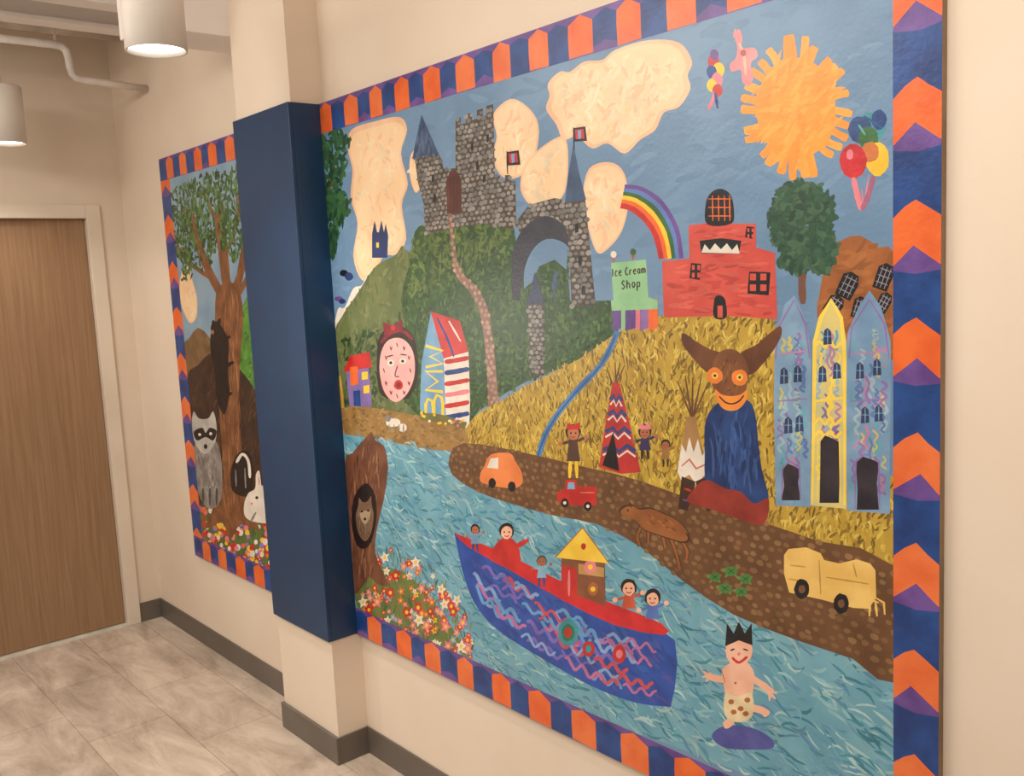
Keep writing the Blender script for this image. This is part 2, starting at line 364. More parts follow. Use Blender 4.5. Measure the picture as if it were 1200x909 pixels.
m.fill([(861,42),(866,34),(870,44),(870,56),(884,56),(888,66),(880,74),(883,90),(878,100),(870,96),(868,82),(858,84),(855,76),(862,68),(864,56)],FP); m.line([(866,50),(872,66),(874,88)],3,SK); m.line([(862,34),(860,44)],3,FP)
m.dot(871,62,3.5,P((200,90,90),None),4); m.build(root)
m=Mo('painted_tree_branch')
m.line([(376,170),(392,200),(380,230)],4,BR); m.line([(378,250),(398,232)],3,BR)
for a in([(376,160),(392,150),(412,158),(404,205),(394,228),(378,225)],[(378,228),(400,222),(413,240),(400,262),(380,270)],[(380,270),(396,268),(392,300),(382,300)]):
    m.scat(a,130,.04,.016,.5,[DG,GR,P((50,92,60),None)],1.5)
m.build(root)
m=Mo('painted_olive_hill')
hp=[(393,395),(400,372),(418,345),(440,312),(462,300),(474,292),(500,330),(500,480),(400,490)]
m.fill([(391,392),(396,362),(404,360),(414,338),(424,334),(432,320),(446,310),(446,330),(410,372),(398,400)],WH)
m.fill(hp,P((106,116,70),(90,102,58),10)); m.scat(hp,420,.035,.012,.8,[P((112,121,74),None),P((94,107,60),None),P((122,126,84),None)],1.2)
m.scat([(400,400),(470,370),(480,460),(402,482)],220,.035,.012,.8,[P((62,84,46),None),P((80,98,54),None),P((50,74,42),None)],1.2); m.build(root)
m=Mo('painted_green_hill')
gh=[(474,470),(472,440),(478,400),(470,350),(480,310),(486,272),(500,262),(540,255),(600,262),(604,300),(616,280),(650,262),(668,300),(668,352),(716,352),(724,392),(700,415),(620,445),(560,482),(546,502),(505,495)]
m.fill(gh,P((54,84,40),(42,70,34),12),n=2); m.scat(gh,1900,.022,.0085,.7,[P((64,98,46),None),P((44,74,36),None),P((74,108,52),None),P((54,88,42),None),P((84,114,56),None),P((40,66,34),None)],1.4)
m.scat([(478,350),(482,280),(520,262),(600,266),(590,300),(500,340)],200,.024,.009,.7,[P((104,122,60),None),P((88,110,52),None)],1.4); m.build(root)
ST=[P((138,136,132),(116,114,110)),P((116,114,112),None),P((154,150,144),None)]; SB=P((84,70,58),(68,56,46)); CN=P((70,92,122),(54,74,104))
def stone(m,pts,sx=.021,sz=.013): m.fill(pts,SB,False); m.cob(pts,sx,sz,ST,.46,.16)
m=Mo('painted_castle')
body=[(486,184),(490,181),(496,185),(502,179),(508,183),(513,178),(517,186),(520,198),(534,197),(534,140),(540,137),(540,146),(546,144),(546,134),(553,132),(553,141),(559,139),(559,129),(566,127),(566,137),(570,135),(570,124),(578,122),(580,205),(586,206),(586,214),(592,212),(592,205),(598,205),(598,212),(604,212),(605,262),(600,268),(560,262),(498,274),(497,240),(490,214)]
stone(m,body); 
for x,y in((552,168),(558,190),(570,158),(566,205),(506,205),(508,228)): m.fill([(x,y),(x+3,y-1),(x+3,y+8),(x,y+9)],BK,False)
cs=m.build(root)
m=Mo('gate'); m.fill([(524,250),(523,212),(527,202),(532,199),(538,203),(541,212),(541,250)],P((96,50,44),(76,38,34)),False); 
for x in(528,532,536): m.line([(x,208),(x,248)],1,DB)
m.build(cs)
m=Mo('turret_roof'); m.fill([(483,186),(494,134),(514,180),(498,183)],CN,False); m.scat([(486,180),(494,140),(508,176)],18,.04,.008,1.4,[P((88,110,140),None),P((52,70,100),None)],.3); m.build(cs)
m=Mo('arch_bridge')
stone(m,[(603,262),(620,240),(650,232),(668,236),(668,285),(640,262),(612,276)])
outer=crs([(601,352),(599,322),(601,296),(609,274),(622,260),(638,253),(654,258),(664,270),(670,290)],4,False); inner=crs([(670,293),(660,284),(648,280),(636,282),(625,292),(617,308),(612,330),(609,352)],4,False)
m.fill(outer+inner,P((60,62,72),(48,50,60)),False); m.build(cs)
m=Mo('sky_opening'); m.fill(inner[2:-6]+[(614,338),(624,330),(632,312),(650,304),(664,316)],SKY,False); m.build(cs)
m=Mo('stone_tower'); stone(m,[(665,236),(686,234),(698,358),(670,360)]); m.fill([(662,238),(666,206),(672,168),(678,200),(687,234)],CN,False)
for x,y in((674,262),(678,300),(682,335)): m.fill([(x,y),(x+4,y),(x+4,y+10),(x,y+11)],BK,False)
m.build(cs)
m=Mo('small_tower'); stone(m,[(618,356),(637,353),(638,440),(622,440)],.018,.012); m.fill([(617,358),(627,318),(638,354)],P((58,70,98),None),False); m.line([(650,352),(650,330),(654,318)],3,CN)
m.fill([(646,336),(650,318),(655,334)],CN,False); m.build(cs)
for (x,y) in((672,152),(594,180)):
    m=Mo('flag'); m.line([(x,y-3),(x+1,y+24)],1.8,BK); m.fill([(x,y-2),(x+14,y-4),(x+16,y+13),(x+1,y+14)],BK,False); m.fill([(x+2,y),(x+12,y-1),(x+13,y+10),(x+3,y+11)],RD,False); m.fill([(x+5,y+1),(x+9,y),(x+9,y+10),(x+6,y+11)],P((120,160,200),None),False); m.build(cs)
m=Mo('painted_path')
L=crs([(525,250),(529,290),(534,322),(549,340),(561,362),(567,395),(571,440),(572,478)],4,False); R=crs([(530,250),(533,288),(541,318),(560,338),(572,362),(578,398),(582,440),(585,474)],4,False)
pp=L+R[::-1]; m.fill(pp,P((144,108,90),None),False); m.cob(pp,.02,.016,[P((190,154,134),None),P((172,138,118),None)],.4); m.build(root)
m=Mo('painted_blue_house'); B2=P((38,58,110),None)
m.fill([(436,302),(436,274),(439,258),(442,272),(444,272),(447,258),(450,272),(452,262),(455,276),(454,302)],B2,False)
m.fill([(441,284),(444,284),(444,290),(441,290)],YE,False); m.build(root)
m=Mo('painted_bird'); m.dot(403,320,5,BK,4); m.dot(409,324,5,B2,5); m.build(root)
m=Mo('painted_bird'); m.dot(397,350,5,PU,3); m.dot(401,353,4,B2,3); m.build(root)
m=Mo('painted_purple_house'); m.fill([(405,432),(432,428),(436,476),(410,478)],P((134,110,170),None),False); m.fill([(402,436),(410,417),(433,412),(436,430)],RD,False)
m.fill([(410,430),(419,429),(420,450),(411,452)],OR,False)
for x,y in((424,436),(426,452)): m.fill([(x,y),(x+7,y-1),(x+7,y+8),(x,y+9)],YE,False)
m.fill([(414,458),(422,457),(423,477),(415,478)],BL,False); m.line([(398,440),(402,488)],5,P((210,160,60),None)); m.build(root)
m=Mo('painted_clock_face'); m.fill([(442,414),(444,396),(454,384),(470,382),(484,394),(490,420),(489,446),(482,462),(474,468),(448,464),(442,440)],P((52,34,28),(38,26,22)))
m.fill([(447,412),(456,398),(472,397),(484,412),(486,438),(478,460),(464,471),(451,460),(445,436)],P((240,178,172),(228,162,158)))
for k in range(12):
    a=k*math.pi/6; cx_,cy_=465.5+15.5*math.cos(a),434+30*math.sin(a); m.line([(cx_-.8,cy_-2.6),(cx_+.8,cy_+2.6)],1.4,MA)
    if k%3: m.line([(cx_+1.8,cy_-2.2),(cx_+.6,cy_+2.2)],1.1,MA)
m.dot(458,425,4,WH,3.4);m.dot(472,423,4,WH,3.4);m.dot(458,425,1.8,BK);m.dot(472,423,1.8,BK)
m.line([(466,428),(463,440),(468,441)],1.4,MA); m.dot(467,451,5.4,RD,6); m.dot(467,451,3,MA,3.4); m.line([(453,418),(461,416)],1.6,BK); m.line([(469,415),(477,416)],1.6,BK)
BWM=P((140,34,44),(112,26,38))
m.line([(446,402),(458,390),(472,388),(484,398)],4,BWM); m.fill([(449,377),(460,382),(471,374),(472,390),(461,387),(450,393)],BWM,False); m.dot(460.5,384,2.6,RD,3.4); m.build(root)
m=Mo('painted_striped_house')
m.fill([(492,480),(494,425),(505,366),(522,420),(524,496)],P((120,164,196),(104,148,182)),False)
m.fill([(505,365),(539,376),(549,412),(520,420)],P((206,56,50),(180,40,40)),False)
m.fill([(520,420),(549,412),(551,470),(550,502),(523,497)],WH,False)
for i in range(6):
    y=424+i*13; m.line([(521,y),(535,y-2),(550,y-5)],5.5,[RD,BL,RD,PK,RD,BL][i])
m.line([(512,372),(524,396),(532,418)],2.5,BL);m.line([(526,376),(540,400)],2.5,WH)
m.build(root)
m=Mo('painted_lettering'); YL=P((246,206,40),(240,196,36))
SID={'B':[[(0,0),(0,1),(.55,1),(.8,.86),(.7,.6),(0,.52)],[(0,.52),(.7,.52),(1,.36),(.9,.08),(.6,0),(0,0)]],'M':[[(0,0),(.05,1),(.5,.3),(.95,1),(1,0)]],'W':[[(0,1),(.2,0),(.5,.75),(.8,0),(1,1)]]}
for ch,y0,hh in(('B',488,25),('M',459,24),('W',431,25)):
    for st_ in SID[ch]: m.line([(519-b_*20,y0-a*hh-b_*1) for a,b_ in st_],3.4,YL,False,1)
m.build(root)
m=Mo('painted_yellow_hill')
yh=[(543,519),(556,488),(590,468),(620,450),(680,420),(722,390),(762,372),(830,366),(908,376),(925,500),(1050,560),(1050,664),(960,634),(895,612),(830,592),(750,563),(690,548),(600,527)]
m.fill(yh,P((192,158,62),(170,136,48),10),n=2)
YS=[P((216,184,78),None),P((138,108,40),None),P((202,168,60),None),P((160,126,48),None),P((224,196,94),None),P((118,92,36),None)]
def ya(q): return 1.25 if q[0]<-1.9 else (1.7 if q[0]<-1.35 else 1.3)
m.scat(yh,3300,.021,.0048,ya,YS,.7,2.5); m.build(root)
m=Mo('painted_stream'); m.line([(724,388),(706,425),(672,462),(645,498),(632,532),(622,596)],7,P((84,136,184),(62,108,160)),tp=.9); m.line([(722,392),(704,428),(670,465),(643,502),(629,540),(621,590)],2,P((50,90,150),None)); m.build(root)
m=Mo('painted_tan_bank'); tb=[(400,478),(440,478),(500,490),(545,503),(543,526),(500,526),(440,514),(401,508)]; m.fill(tb,P((160,124,70),(140,104,56)),n=2); m.scat(tb,190,.024,.008,.1,[P((172,138,82),None),P((134,102,58),None),P((150,118,60),None)],.5)
m.build(root)
m=Mo('painted_sheep'); m.dot(461,495,9,WH,5); m.dot(472,501,5,WH,5); m.dot(455,490,3,GY,4)
for x in(456,462,468,473): m.line([(x,497),(x,506)],1.5,GY)
m.build(root)
m=Mo('painted_small_flowers'); m.line([(492,488),(515,490),(540,497),(546,499)],9,P((120,116,60),None))
for i in range(18): x=494+random.random()*50; m.dot(x,487+(x-494)*.2+random.uniform(-5,5),1.6,random.choice([YE,WH,YE,PK]))
m.build(root)
m=Mo('painted_river')
wt=[(401,508),(440,514),(500,526),(530,530),(530,556),(560,576),(600,590),(650,604),(700,614),(750,640),(800,680),(860,720),(940,752),(1000,772),(1050,800),(1050,975),(418,730)]
m.fill(wt,P((116,168,184),(94,150,170),8),n=1)
wa=lambda q:-.35 if q[0]<-1.3 else -.25
m.scat(wt,2500,.05,.0064,wa,[P((74,144,162),None),P((144,190,196),None),P((94,146,180),None),P((128,178,190),None),P((60,130,150),None),P((170,202,202),None),P((110,164,182),None)],.65,3.6)
m.build(root)
m=Mo('painted_road')
rp=[(527,534),(543,519),(600,527),(690,548),(750,563),(830,592),(895,612),(960,634),(1050,664),(1050,800),(1000,772),(940,752),(860,720),(800,680),(750,640),(700,614),(650,604),(600,590),(560,576),(530,556)]
m.fill(rp,P((110,75,46),(94,62,37)),n=2); m.cob(rp,.026,.019,[P((138,100,64),None),P((126,90,57),None),P((146,110,72),None)],.32,.3); m.build(root)
m=Mo('painted_rainbow')
for i,c in enumerate([PU,P((96,130,190),None),GR,YE,OR,RD]):
    k=i*4.6; m.line([(732-.2*k,219+k*.95),(752-.5*k,222+k*.98),(775-.8*k,238+k*.85),(792-k,268+.4*k),(798-k*1.0,303)],6.2,c,tp=1)
m.build(root)
m=Mo('painted_shop'); m.fill([(716,308),(757,304),(760,352),(719,354)],P((150,196,146),(130,180,130)),False)
for (a,b_,c) in((718,728,PU),(728,733,P((150,196,146),(130,180,130))),(733,745,PU),(745,750,PK),(750,760,P((150,110,170),None)),(760,771,OR)):
    m.fill([(a,362 if c!=OR else 352),(b_,361 if c!=OR else 350),(b_,384),(a,388)],c,False)
m.fill([(716,352),(760,348),(771,352),(771,362),(717,364)],P((150,196,146),(130,180,130)),False)
sh=m.build(root)
for x,y in((719,300),(742,297)):
    m=Mo('ice_cream_cone'); m.fill([(x-3,y),(x+3,y),(x,y+9)],OB,False); m.dot(x,y-2,3.6,WH if x<730 else GR,4); m.build(sh)
FT={'I':[[(0,0),(0,1)]],'c':[[(.9,.6),(.4,.7),(.1,.35),(.4,0),(.9,.1)]],'e':[[(.1,.4),(.8,.4),(.6,.7),(.2,.6),(.1,.3),(.4,0),(.9,.1)]],'C':[[(.9,.85),(.5,1),(.1,.6),(.2,.15),(.6,0),(.95,.15)]],'r':[[(.2,0),(.2,.65)],[(.2,.45),(.5,.65),(.8,.6)]],
'a':[[(.8,.6),(.3,.65),(.1,.3),(.4,0),(.8,.3)],[(.8,.65),(.85,0)]],'m':[[(.1,0),(.1,.65)],[(.1,.5),(.35,.65),(.5,.45),(.5,0)],[(.5,.5),(.75,.65),(.95,.45),(.95,0)]],'S':[[(.85,.85),(.5,1),(.15,.75),(.5,.5),(.85,.25),(.5,0),(.1,.15)]],
'h':[[(.15,0),(.15,1)],[(.15,.5),(.5,.65),(.8,.5),(.8,0)]],'o':[[(.5,0),(.15,.3),(.3,.65),(.7,.65),(.85,.3),(.5,0)]],'p':[[(.15,-.4),(.15,.65)],[(.15,.6),(.75,.6),(.75,.1),(.15,.05)]]}
m=Mo('shop_lettering'); LT=P((66,44,36),None)
def write(t,x,y,w,h,sl,lw):
    for ch in t:
        if ch==' ': x+=w*.6; continue
        ww=w*(.5 if ch=='I' else 1.3 if ch=='m' else 1)
        for st_ in FT[ch]: m.line([(x+a*ww*.8,y-b_*h+sl*a*ww) for a,b_ in st_],lw,LT,False,.9)
        x+=ww; y+=sl*ww
write('Ice Cream',718,324,4.7,9,-.12,1.6); write('Shop',728,339,6,10,-.12,1.7)
m.build(sh)
RC=P((210,86,72),(194,70,60),10)
m=Mo('painted_red_house')
m.fill([(776,306),(808,303),(807,264),(856,258),(856,262),(886,262),(886,290),(908,296),(911,374),(850,370),(778,372)],RC,False)
RT=[P((218,98,82),None),P((198,72,62),None)]
m.scat([(788,310),(898,303),(900,368),(788,368)],90,.04,.006,0,RT,.2)
m.scat([(818,268),(876,268),(876,300),(818,300)],40,.03,.006,0,RT,.2)
rh=m.build(root)
m=Mo('dome'); m.fill([(829,263),(827,240),(833,226),(845,221),(856,228),(860,245),(857,262)],BK)
for x in(835,842,849,855): m.line([(x,229),(x+.5,259)],1.5,OR)
for y in(233,243,253): m.line([(830,y),(857,y)],1.5,OR)
m.build(rh)
m=Mo('doorway'); m.fill([(837,372),(837,352),(841,346),(848,348),(851,356),(851,372)],BK); m.fill([(841,372),(841,358),(847,358),(847,372)],RC,False); m.build(rh)
m=Mo('toothed_opening'); m.fill([(820,282),(845,279),(869,282),(866,297),(822,297)],BK,False); m.fill([(822,296),(826,286),(832,293),(838,285),(845,292),(852,285),(858,293),(864,286),(867,297)],WH,False); m.build(rh)
for (x,y,w_,h_) in((808,308,14,20),(873,265,11,15),(876,318,27,28)):
    m=Mo('window'); m.fill([(x+2,y),(x+w_,y+1),(x+w_-2,y+h_),(x,y+h_-2)],BK,False)
    for i in(0,1):
        for j in(0,1): a=x+2+i*w_*.45;b_=y+2.5+j*h_*.45; m.fill([(a+1,b_),(a+w_*.3,b_),(a+w_*.3,b_+h_*.28),(a+1,b_+h_*.28)],RC,False)
    m.build(rh)
m=Mo('painted_brown_hill'); bh_=[(968,300),(985,282),(1008,276),(1030,290),(1050,300),(1050,420),(960,420)]; m.fill(bh_,P((166,100,50),(140,78,38)),n=2); m.scat(bh_,80,.035,.009,.5,[P((174,108,56),None),P((146,88,44),None)],.8); m.build(root)
for (x,y,rx,ry,rot) in((994,334,11,16,.45),(978,357,10,12,.6),(1007,360,8,13,.3),(1036,324,10,16,.35),(1036,354,8,12,.5)):
    m=Mo('painted_gridded_window'); c_,s_=math.cos(rot),math.sin(rot)
    R2=lambda a,b_:(x+a*c_-b_*s_,y+a*s_+b_*c_)
    m.fill([R2(-rx,-ry*.6),R2(-rx*.3,-ry),R2(rx*.6,-ry*.9),R2(rx,-ry*.3),R2(rx*.9,ry),R2(-rx*.9,ry)],BK,False)
    g=P((158,150,160),None)
    for t in(-.5,0,.5):
        m.line([R2(rx*t,-ry*.75),R2(rx*t,ry*.85)],1.2,g,False); m.line([R2(-rx*.75,ry*t),R2(rx*.75,ry*t)],1.2,g,False)
    m.build(root)
m=Mo('painted_tree'); m.line([(941,356),(940,325),(946,296)],9,P((120,80,60),None)); m.line([(940,320),(925,290)],4,BR); m.line([(944,315),(958,290)],4,BR)
tf=[(903,252),(912,225),(935,212),(965,222),(980,245),(974,272),(982,292),(968,322),(948,312),(934,322),(914,310),(916,290),(904,278)]
m.scat(tf,700,.024,.011,.6,[P((56,90,66),None),P((42,72,54),None),P((72,106,78),None),P((48,84,60),None)],1.6); m.build(root)
TB=[P((132,164,190),(112,144,174)),P((218,198,118),(186,184,140)),P((126,158,188),(106,140,172))]
TS=[P((146,118,176),None),P((104,170,184),None),P((190,136,170),None),P((96,126,176),None),P((206,190,110),None),P((160,186,196),None)]
YT=P((244,214,90),(236,198,70))
def squig(m,x,y,h,w_,mat):
    n_=random.choice([3,4,5]); am=random.uniform(1.5,3); m.line([(x+random.uniform(-1.5,1.5)+(am if i%2 else -am),y+h*i/n_) for i in range(n_+1)],w_,mat)
for i,(pts,mt) in enumerate((([(909,592),(907,470),(908,400),(913,380),(920,356),(931,346),(939,362),(945,376),(951,420),(950,594)],TB[0]),([(993,598),(990,420),(994,388),(1006,360),(1019,340),(1032,358),(1040,384),(1044,400),(1043,602)],TB[2]),([(950,592),(952,470),(953,400),(959,372),(966,362),(974,349),(984,364),(989,380),(992,400),(992,596)],TB[1]))):
    m=Mo('painted_town_house'); m.fill(pts,mt,False); 
    x0_=[914,998,957][i]; x1_=[945,1038,986][i]
    for k in range([46,56,34][i]): squig(m,random.uniform(x0_,x1_),random.uniform(384,564),random.uniform(16,34),random.uniform(2,3.8),random.choice(TS if i!=2 else [YT,YT,TS[1],TS[2],TS[0],TS[5]]))
    if i==2:
        for a in([(952,590),(954,470),(955,400),(963,370),(974,352),(986,372),(990,420),(990,592)],[(954,470),(988,466)]): m.line(a,4.5,YT,False)
        for y in(400,490,505): m.line([(955,y+6),(961,y),(967,y+7),(973,y),(979,y+7),(987,y)],3.5,YT)
    else:
        xs=[(908,931,949),(994,1019,1042)][i]; m.line([(xs[0]+1,420),(xs[0]+4,384),(xs[1],351),(xs[2]-5,380),(xs[2],420)],2.6,TS[0],False); m.line([(xs[0]+3,415),(xs[2]-3,411)],2,TS[2],False); m.line([(xs[0]+3,470),(xs[2]-3,467)],2,TS[0],False)
    for x,y in {0:[(915,430),(931,428),(920,488),(933,486)],1:[(1004,424),(1024,420),(1010,476),(1026,474)],2:[(960,428),(977,424),(966,384)]}[i]:
        m.fill([(x-1,y+20),(x,y+3),(x+4,y),(x+8,y+4),(x+9,y+19)],P((54,66,104),(44,50,84)),False); m.line([(x+4,y+2),(x+4,y+19)],1.2,LB); m.line([(x,y+10),(x+8,y+10)],1,LB)
    th=m.build(root)
    dx,dy,dw,dh=[(918,544,18,42),(1004,536,25,61),(960,511,23,78)][i]
    rj=lambda:random.uniform(-1.6,1.6)
    m=Mo('doorway'); m.fill([(dx-1+rj(),dy+dh),(dx+rj(),dy+dh*.6),(dx+.5+rj(),dy+6),(dx+dw*.3,dy-1),(dx+dw*.7+rj(),dy+2),(dx+dw+rj(),dy+6),(dx+dw+rj(),dy+dh*.5),(dx+dw+1+rj(),dy+dh)],P((34,30,38),(56,48,54)),False)
    m.line([(dx-2,dy+dh),(dx-1,dy+4),(dx+dw*.4,dy-4),(dx+dw+1,dy+3),(dx+dw+2,dy+dh)],2,(YT if i==2 else TS[0]),False); m.build(th)
# tipis
m=Mo('painted_tipi'); TN=P((56,72,128),None)
for a,b_ in(((711,430),(722,462)),((732,428),(717,462)),((721,424),(722,458)),((727,425),(719,458))): m.line([a,b_],2,BR)
m.fill([(702,547),(711,488),(718,448),(726,449),(739,500),(751,553),(728,555)],P((194,54,50),(168,42,42)),False)
for i,y in enumerate((468,486,506,527)):
    hw=3+(y-450)*.21; cx=721+(y-450)*.06
    z=[(cx-hw,y),(cx-hw*.4,y-5),(cx,y+2),(cx+hw*.5,y-5),(cx+hw,y+2)]
    m.line(z,5,TN,False,1); m.line([(a,b_+6) for a,b_ in z],2.4,WH,False,1)
m.fill([(706,545),(719,505),(726,552)],BK,False)
m.build(root)
m=Mo('painted_tipi')
for a,b_ in(((794,446),(816,504)),((830,448),(806,504)),((803,440),(813,504)),((822,442),(809,504)),((812,442),(811,500))): m.line([a,b_],2.4,BR)
m.fill([(798,560),(800,520),(805,488),(815,488),(822,520),(834,560),(816,566)],P((176,134,84),(150,110,66)),False)
m.fill([(794,552),(799,520),(804,530),(808,512),(813,530),(818,514),(823,534),(829,524),(832,546),(838,562),(826,556),(816,568),(808,556),(798,562)],WH,False)
m.line([(799,546),(808,538),(816,549),(829,543)],3,P((206,120,110),None),False)
m.fill([(799,558),(815,564),(813,577),(806,598),(795,596)],DB,False); m.fill([(815,564),(833,556),(842,592),(829,600),(820,580)],DB,False)
m.line([(802,572),(810,575)],3,RD,False);m.line([(822,574),(834,572)],3,RD,False);m.line([(800,585),(808,587)],2,PU,False);m.line([(826,588),(838,584)],2,PU,False)
m.build(root)
# horned creature
m=Mo('painted_horned_figure'); 
HB=P((112,68,40),(90,52,32)); FB=P((130,82,48),(110,66,38))
m.fill([(826,500),(832,482),(845,470),(866,466),(880,472),(886,490),(889,520),(893,550),(901,586),(884,596),(868,580),(850,576),(828,566),(826,530)],P((40,70,124),(26,46,94)))
m.scat([(834,490),(878,480),(888,560),(860,572),(832,556)],60,.05,.006,1.5,[P((50,82,140),None),P((28,50,98),None),P((60,92,150),None)],.3)
m.fill([(828,562),(850,572),(868,576),(884,590),(901,584),(895,614),(866,608),(838,598),(806,588),(814,572)],P((152,56,44),(126,42,34)))
m.fill([(801,390),(799,400),(806,412),(816,424),(828,436),(840,442),(850,428),(846,414),(832,409),(816,400)],HB)
m.fill([(914,382),(916,392),(908,408),(896,424),(882,438),(868,438),(862,424),(870,412),(886,404),(900,392)],HB)
m.fill([(836,424),(844,412),(858,409),(870,416),(877,432),(874,458),(864,474),(850,474),(838,460),(834,440)],FB)
m.scat([(842,418),(866,418),(870,448),(858,464),(844,450)],26,.016,.004,1.2,[HB,P((146,94,56),None)],.5)
for x,y in((838,440),(867,442)): m.dot(x,y,9.5,P((238,132,54),None),9.5); m.dot(x,y,4,P((248,196,80),None),4); m.dot(x,y,1.6,BK)
m.fill([(838,456),(846,462),(857,464),(868,462),(876,457),(874,470),(864,480),(850,480),(841,470)],P((238,146,58),(226,128,50)))
m.line([(843,464),(850,471),(858,473),(866,470),(872,463)],1.8,DB); m.build(root)
def person(px,py,r,h,coat,leg,skin=SK,hair=BK,name='painted_person',parent=None,arms=1,hat=None,legs=True,wdt=1.0):
    m=Mo(name)
    bt_=py+r+h*.55
    if legs:
        for s in(-1,1): m.line([(px+s*r*.4,bt_-4),(px+s*r*.55,py+r+h)],r*.55,leg)
    m.dot(px,py-r*.25,r*1.12,hair,r*1.2)
    m.fill([(px-r*.6*wdt,py+r*.8),(px+r*.6*wdt,py+r*.8),(px+r*1.0*wdt,bt_),(px-r*1.0*wdt,bt_)],coat,False)
    if arms:
        m.line([(px-r*.5*wdt,py+r*1.1),(px-r*1.7*wdt,py+r*1.5)],r*.5,coat); m.line([(px+r*.5*wdt,py+r*1.1),(px+r*1.7*wdt,py+r*.6)],r*.5,coat)
        m.dot(px-r*1.9*wdt,py+r*1.5,r*.35,skin); m.dot(px+r*1.9*wdt,py+r*.5,r*.35,skin)
    m.dot(px,py,r*.85,skin,r*.95)
    for s in(-1,1): m.dot(px+s*r*.35,py-r*.1,max(.5,r*.13),BK)
    m.line([(px-r*.35,py+r*.4),(px,py+r*.55),(px+r*.35,py+r*.4)],max(.6,r*.15),RD)
    if hat: m.fill([(px-r,py-r*.6),(px-r*.9,py-r*1.6),(px,py-r*1.2),(px+r*.9,py-r*1.7),(px+r,py-r*.6)],hat,False)
    return m.build(parent or root)
person(672,508,8,44,P((90,60,50),None),YE,P((190,120,84),None),BK,hat=RD)
person(756,507,7,24,P((60,50,90),None),DB,P((176,106,74),None),BK,hat=PK)
person(780,522,5,20,P((150,110,60),None),DB,P((166,98,66),None),BK)
m=Mo('painted_orange_car'); m.fill([(563,555),(567,548),(572,536),(580,531),(598,531),(604,540),(611,552),(612,566),(600,572),(566,566)],P((232,136,76),(216,118,62))); m.fill([(571,548),(575,537),(584,536),(584,549)],WH,False)
m.dot(577,566,4.5,BK,6); m.dot(600,570,4.5,BK,6); m.build(root)
m=Mo('painted_red_truck'); m.fill([(652,578),(662,572),(663,562),(675,562),(677,570),(699,570),(699,592),(672,592),(654,588)],RD,False); m.fill([(665,573),(666,565),(673,565),(674,573)],LB,False); m.line([(680,577),(697,577)],2,P((236,120,90),None))
m.dot(662,589,4.5,BK,5.5); m.dot(689,593,4.5,BK,5.5); m.dot(662,589,2,WH);m.dot(689,593,2,WH); m.build(root)
m=Mo('painted_brown_animal'); CB=P((152,94,50),(128,76,40)); CD=P((70,42,26),None)
for a in([(752,616),(747,628),(750,640)],[(760,620),(760,638)],[(784,626),(792,646),(797,668)],[(794,626),(805,644),(804,656)],[(776,624),(780,642)]): m.line(a,5,CD,tp=.8); m.line(a,3.2,CB,tp=.8)
bp_=[(727,600),(733,594),(742,593),(750,597),(762,596),(778,602),(794,610),(805,622),(806,632),(798,634),(784,630),(768,625),(754,619),(744,609),(734,606)]
m.fill([(768+(x-768)*1.05,613+(y-613)*1.1) for x,y in bp_],CD); m.fill(bp_,CB)
m.scat([(756,601),(790,612),(796,624),(760,614)],18,.016,.004,-.3,[OB,P((120,70,36),None)],.3)
m.line([(740,594),(738,588)],2.6,CD); m.dot(736,598,1.2,BK); m.line([(804,624),(811,636)],2,CD); m.build(root)
for (x,y,k) in((838,676,.9),(857,669,1),(874,678,.95),(850,689,1),(869,693,.9)):
    m=Mo('painted_turtle')
    for dx,dy in((-5,5),(5,5),(-6,-2),(6,-2)): m.line([(x+dx*.6*k,y+dy*.6*k),(x+dx*1.4*k,y+dy*1.4*k)],2.6*k,LG)
    m.line([(x-5*k,y),(x-11*k,y-2*k)],3.6*k,LG); m.dot(x,y,7.5*k,P((78,130,64),None),6*k); m.line([(x-4*k,y-3*k),(x+4*k,y+3*k)],1,DG); m.line([(x+4*k,y-3*k),(x-4*k,y+3*k)],1,DG); m.build(root)
m=Mo('painted_yellow_truck'); YC_=P((236,196,112),(222,178,92)); YD=P((200,156,80),None)
m.fill([(919,650),(924,643),(945,641),(962,648),(966,656),(984,660),(1004,655),(1020,660),(1026,668),(1027,700),(1018,713),(1000,712),(962,702),(925,694),(919,672)],YC_,False)
for pts in([(1016,700),(1030,706)],[(1020,700),(1019,722)],[(1026,704),(1028,722)],[(1026,700),(1036,706),(1037,720)]): m.line(pts,3,YC_,False)
for pts in([(926,662),(944,664)],[(960,656),(962,696)],[(968,676),(1018,684)],[(924,678),(936,680)],[(1000,660),(1004,676)]): m.line(pts,2,YD)
for x,y in((940,690),(986,707)): m.dot(x,y,9,BK,12); m.dot(x,y,4,P((120,80,50),None),5)
m.build(root)
m=Mo('painted_flower_bed'); fp=[(412,640),(432,652),(452,640),(478,646),(500,660),(524,684),(540,708),(553,734),(554,772),(500,760),(420,718)]
gr_=[P((84,118,62),None),P((132,138,74),None),P((96,120,60),None),P((58,94,54),None),P((120,124,66),None)]
m.fill([(412,664),(440,664),(474,670),(500,696),(524,726),(540,752),(548,772),(500,760),(420,718)],P((112,122,64),(92,108,54)),n=2); m.scat(fp,300,.04,.0055,1.5,gr_,.6)
